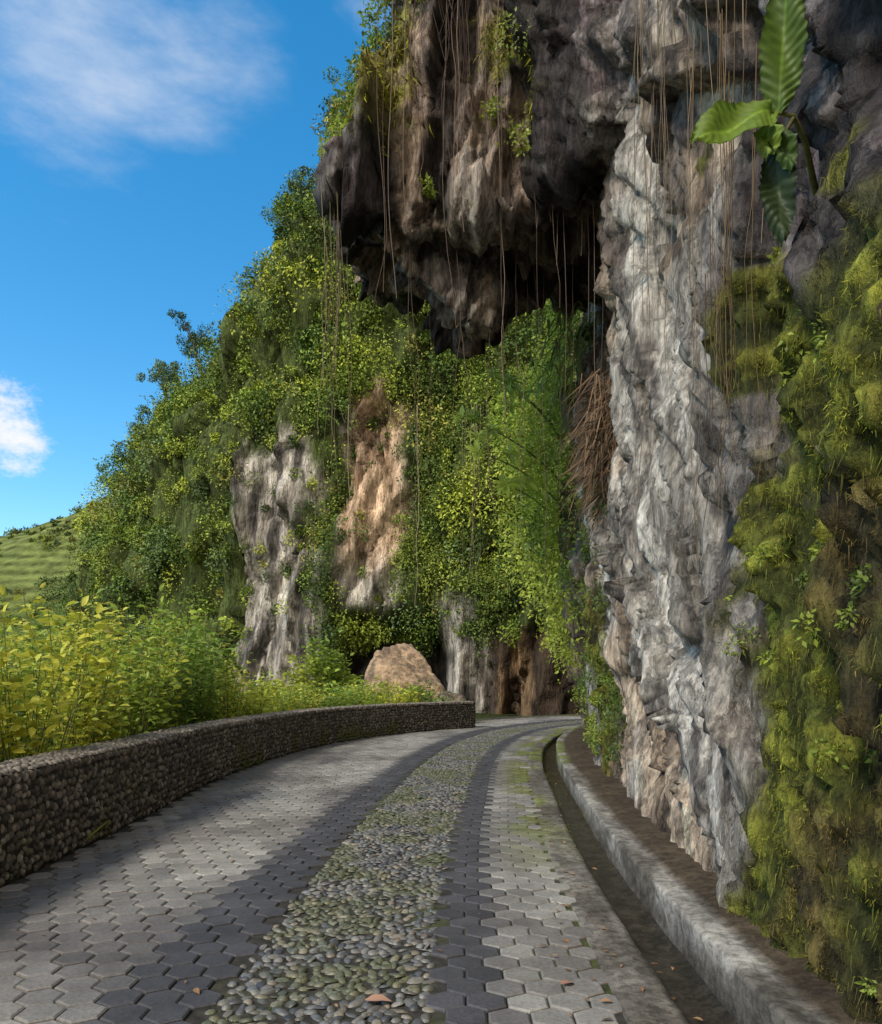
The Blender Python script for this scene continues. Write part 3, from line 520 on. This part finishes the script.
for q in range(130):
    b_=np.array([2.15,12.0,6.8])+rng.randn(3)*np.array([.25,.2,.4]); an=rng.uniform(2.0,5.2); l=.5+.5*rng.rand(); t=np.linspace(0,1,8); dx=np.stack([np.cos(an)*t*l*.7,np.sin(an)*t*l*.5,(.5*t-1.2*t**2)*l],1); p_=b_+dx; w_=.018*np.sin(np.pi*np.clip(t,.05,.98))[:,None]; sd=np.array([-math.sin(an),math.cos(an),0])
    V=np.concatenate([p_+sd*w_,p_-sd*w_]); i=np.arange(7); a.add(V,np.stack([i,i+1,i+9,i+8],1).ravel(),np.full(7,4),np.array([.34,.40,.10])*(.6+.8*rng.rand()))
a.obj('arching_leaf_plant',M_leaf)
def sapling(tip,root,n=9,ls=.34):
    rt=bpy.data.objects.new('broadleaf_sapling',None); bpy.context.scene.collection.objects.link(rt); s_=Acc(); l_=Acc(); tip=np.array(tip);root=np.array(root); t=np.linspace(0,1,10)[:,None]
    pts=root+(tip-root)*t+np.array([0,0,.5])*np.sin(t*np.pi)*.6; s_.tube(pts,np.linspace(.025,.008,10),6,(.2,.2,.1))
    for c_ in [tip,pts[8]+rng.randn(3)*.15,pts[7]+rng.randn(3)*.22]:
        an=np.linspace(0,6.28,n,endpoint=False)+rng.rand(); D=np.stack([np.cos(an),.5*np.sin(an)-.2,np.sin(an)*.75-.1],1)
        l_.stamp(LT2*np.array([.75,1,1]),LF2,frames(D,np.tile([-.3,-.6,.7],(n,1))+rng.randn(n,3)*.25,ls*(.5+.5*rng.rand(n))),np.repeat(c_[None],n,0),np.array([.50,.60,.09])*(.7+.5*rng.rand(n,1)))
    s_.obj('stem',M_bark,True,rt); l_.obj('leaves',M_leaf,True,rt)
for tp in [(.9,13.4,7.0),(.4,13.6,6.3),(1.4,13.3,6.6),(1.2,14.0,5.2),(.7,14.0,5.8)]: sapling(tp,(3.0,15.5,tp[2]-1.3))
plant=bpy.data.objects.new('broad_leaf_plant',None); bpy.context.scene.collection.objects.link(plant)
M_big=vmat('big_leaf',.5,12,.2,0,transl=.25,spec=.3)
def bigleaf(b_,t_,w,nrm,col,droop=.06,nm='leaf'):
    b_=np.array(b_,float);t_=np.array(t_,float); nu,nv=72,17; u=np.linspace(0,1,nu); v=np.linspace(-1,1,nv); U,Vv=np.meshgrid(u,v,indexing='ij')
    ax=t_-b_; l=np.linalg.norm(ax); y=ax/l; z=np.array(nrm,float); z-=z@y*y; z/=np.linalg.norm(z); x=np.cross(y,z)
    wd=w/2*np.sin(np.pi*np.clip(U,.012,.985)**.85)**.55*(1+.05*np.sin(U*70+Vv)+.05*np.sin(U*23+3*Vv))
    hgt=.12*w*np.abs(Vv)**1.1+.006*np.sin((U*l*1.0-np.abs(Vv)*w*.35)*2*np.pi/.042)*np.abs(Vv)**.4-droop*U**2+.018*np.sin(U*9+Vv*3)
    P=b_+y*(U*l)[...,None]+x*(Vv*wd)[...,None]+z*hgt[...,None]
    rib=np.exp(-(Vv/.06)**2)+.3*sm(np.sin((U*l-np.abs(Vv)*w*.35)*2*np.pi/.042),.75,1)
    C=np.array(col)*(1+.8*np.clip(rib,0,1)[...,None])*(1-.35*sm(np.abs(Vv),.85,1))[...,None]; i=(np.arange(nu-1)[:,None]*nv+np.arange(nv-1)[None]).ravel()
    q=Acc(); q.add(P.reshape(-1,3),np.stack([i,i+1,i+nv+1,i+nv],1).ravel(),np.full(len(i),4),C.reshape(-1,3)); q.obj(nm,M_big,True,plant)
Y0=3.45
bigleaf((1.50,Y0,4.18),(1.11,Y0-.12,3.98),.25,(-.15,-.9,.35),(.16,.24,.03),.03)
bigleaf((1.54,Y0+.02,4.17),(1.53,Y0-.1,4.78),.19,(-.4,-.9,.1),(.10,.16,.025),.04)
bigleaf((1.52,Y0,4.05),(1.50,Y0-.1,3.55),.15,(-.5,-.8,.3),(.035,.055,.02),.05)
bigleaf((1.48,Y0-.02,4.12),(1.44,Y0-.1,3.92),.12,(-.3,-.8,.5),(.19,.28,.04),.02)
bigleaf((1.5,Y0-.02,4.10),(1.54,Y0-.12,3.85),.11,(-.3,-.8,.5),(.06,.11,.025),.02)
q=Acc(); q.tube([(1.85,Y0+.3,4.0),(1.7,Y0+.1,4.12),(1.6,Y0,4.16),(1.50,Y0,4.18)],[.018,.014,.011,.006],8,(.15,.15,.05)); q.tube([(1.6,Y0,4.15),(1.56,Y0,4.08),(1.52,Y0,4.02),(1.5,Y0-.02,3.9)],[.01,.009,.007,.003],8,(.1,.09,.03)); q.obj('stem',M_bark,True,plant)
a=Acc(); n=300; s=3.8+rng.rand(n)**1.5*18+3; u=np.where(rng.rand(n)<.5,rng.uniform(1.2,2.0,n),rng.uniform(-3.0,1.5,n)); u[:100]=rng.uniform(-2.98,-2.6,100); P,_=road(s,u); P3=np.concatenate([P,np.where(u>1.78,-.105,.012)[:,None]],1)
a.stamp(LT2,LF2,frames(rng.randn(n,3)*np.array([1,1,.08]),np.tile([0,0,1.],(n,1))+rng.randn(n,3)*.15,.03+.04*rng.rand(n)),P3,np.array([[.28,.16,.08]])*(.5+rng.rand(n,1)))
P3=np.array([[-.38,3.75,.02],[.62,3.95,.02]]); a.stamp(LT2*np.array([1.4,1,1]),LF2,frames(np.array([[1,.1,.05],[.9,.5,0.]]),np.array([[0,0,1.],[0,.1,1]]),np.array([.14,.09])),P3,np.array([[.5,.28,.18],[.45,.22,.14]]))
a.obj('fallen_leaves',M_dry)
# ---------- world / sun / camera
sd=Vector((-.56,-.53,.74)).normalized()
w=bpy.data.worlds.new('World'); bpy.context.scene.world=w; w.use_nodes=True; nt=w.node_tree; nt.nodes.clear(); N=nt.nodes.new; K=nt.links.new
out=N('ShaderNodeOutputWorld'); bg=N('ShaderNodeBackground'); bg.inputs[1].default_value=.15
sk=N('ShaderNodeTexSky'); sk.sky_type='NISHITA'; sk.sun_disc=False; sk.sun_elevation=math.asin(sd.z); sk.sun_rotation=math.atan2(sd.x,sd.y)%(2*math.pi); sk.air_density=1.0; sk.dust_density=.3; sk.ozone_density=1.3
hs_=N('ShaderNodeHueSaturation'); hs_.inputs['Saturation'].default_value=1.42; hs_.inputs['Value'].default_value=1.6; hs_.inputs['Hue'].default_value=.49; K(sk.outputs[0],hs_.inputs['Color'])
tc=N('ShaderNodeTexCoord'); nrmv=N('ShaderNodeVectorMath'); nrmv.operation='NORMALIZE'; K(tc.outputs['Generated'],nrmv.inputs[0])
def cloud(d,c0,c1,scale,lo,hi,prev,stretch=(1,1,1),op=1.,col=(6.2,6.4,6.7,1),bias=.5,rough=.6):
    v=Vector(d).normalized(); dt=N('ShaderNodeVectorMath'); dt.operation='DOT_PRODUCT'; K(nrmv.outputs[0],dt.inputs[0]); dt.inputs[1].default_value=v
    mr=N('ShaderNodeMapRange'); mr.inputs[1].default_value=math.cos(math.radians(c0)); mr.inputs[2].default_value=math.cos(math.radians(c1)); mr.inputs[3].default_value=-bias; mr.inputs[4].default_value=0; K(dt.outputs['Value'],mr.inputs[0])
    mp=N('ShaderNodeMapping'); mp.inputs['Scale'].default_value=stretch; mp.inputs['Rotation'].default_value=(0,.5,0); K(nrmv.outputs[0],mp.inputs[0])
    no=N('ShaderNodeTexNoise'); no.inputs['Scale'].default_value=scale; no.inputs['Detail'].default_value=7; no.inputs['Roughness'].default_value=rough; K(mp.outputs[0],no.inputs['Vector'])
    ad=N('ShaderNodeMath'); ad.operation='ADD'; K(mr.outputs[0],ad.inputs[0]); K(no.outputs[0],ad.inputs[1])
    m2=N('ShaderNodeMapRange'); m2.interpolation_type='SMOOTHSTEP'; m2.inputs[1].default_value=lo; m2.inputs[2].default_value=hi; m2.inputs[4].default_value=op; K(ad.outputs[0],m2.inputs[0])
    mx=N('ShaderNodeMix'); mx.data_type='RGBA'; K(m2.outputs[0],mx.inputs[0]); K(prev,mx.inputs[6]); mx.inputs[7].default_value=col; return mx.outputs[2]
c_=cloud((-335,760,665),13,0,4.0,.25,.85,hs_.outputs[0],(1,1,2.8),.75)
c_=cloud((-442,760,252),4.0,0,16,.18,.52,c_,(1,1,1.6),1.,(6.4,6.5,6.7,1),.5,.7)
c_=cloud((-60,760,690),5,0,5,.3,.7,c_,(1,1,1),.8)
c_=cloud((.1,-1,.55),88,35,2.5,.1,.45,c_,(1,1,2),1.,(7.8,7.2,6.4,1),.6)  # unseen bright cloud bank behind the camera, added as neutral soft fill
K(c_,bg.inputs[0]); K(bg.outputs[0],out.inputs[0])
sl=bpy.data.lights.new('sun','SUN'); sl.energy=2.9; sl.angle=math.radians(12); sl.color=(1,.93,.82); so=bpy.data.objects.new('sun',sl); so.rotation_euler=(-sd).to_track_quat('-Z','Y').to_euler(); bpy.context.scene.collection.objects.link(so)
cd=bpy.data.cameras.new('camera'); cd.sensor_width=36; cd.lens=36*760/1024; cd.shift_y=(680-512)/1024; cd.clip_end=3000; co=bpy.data.objects.new('camera',cd); co.location=(0,0,1.6); co.rotation_euler=(math.radians(90),0,0); bpy.context.scene.collection.objects.link(co); bpy.context.scene.camera=co
sc=bpy.context.scene; sc.view_settings.view_transform='Standard'; sc.view_settings.look='None'; sc.view_settings.exposure=0
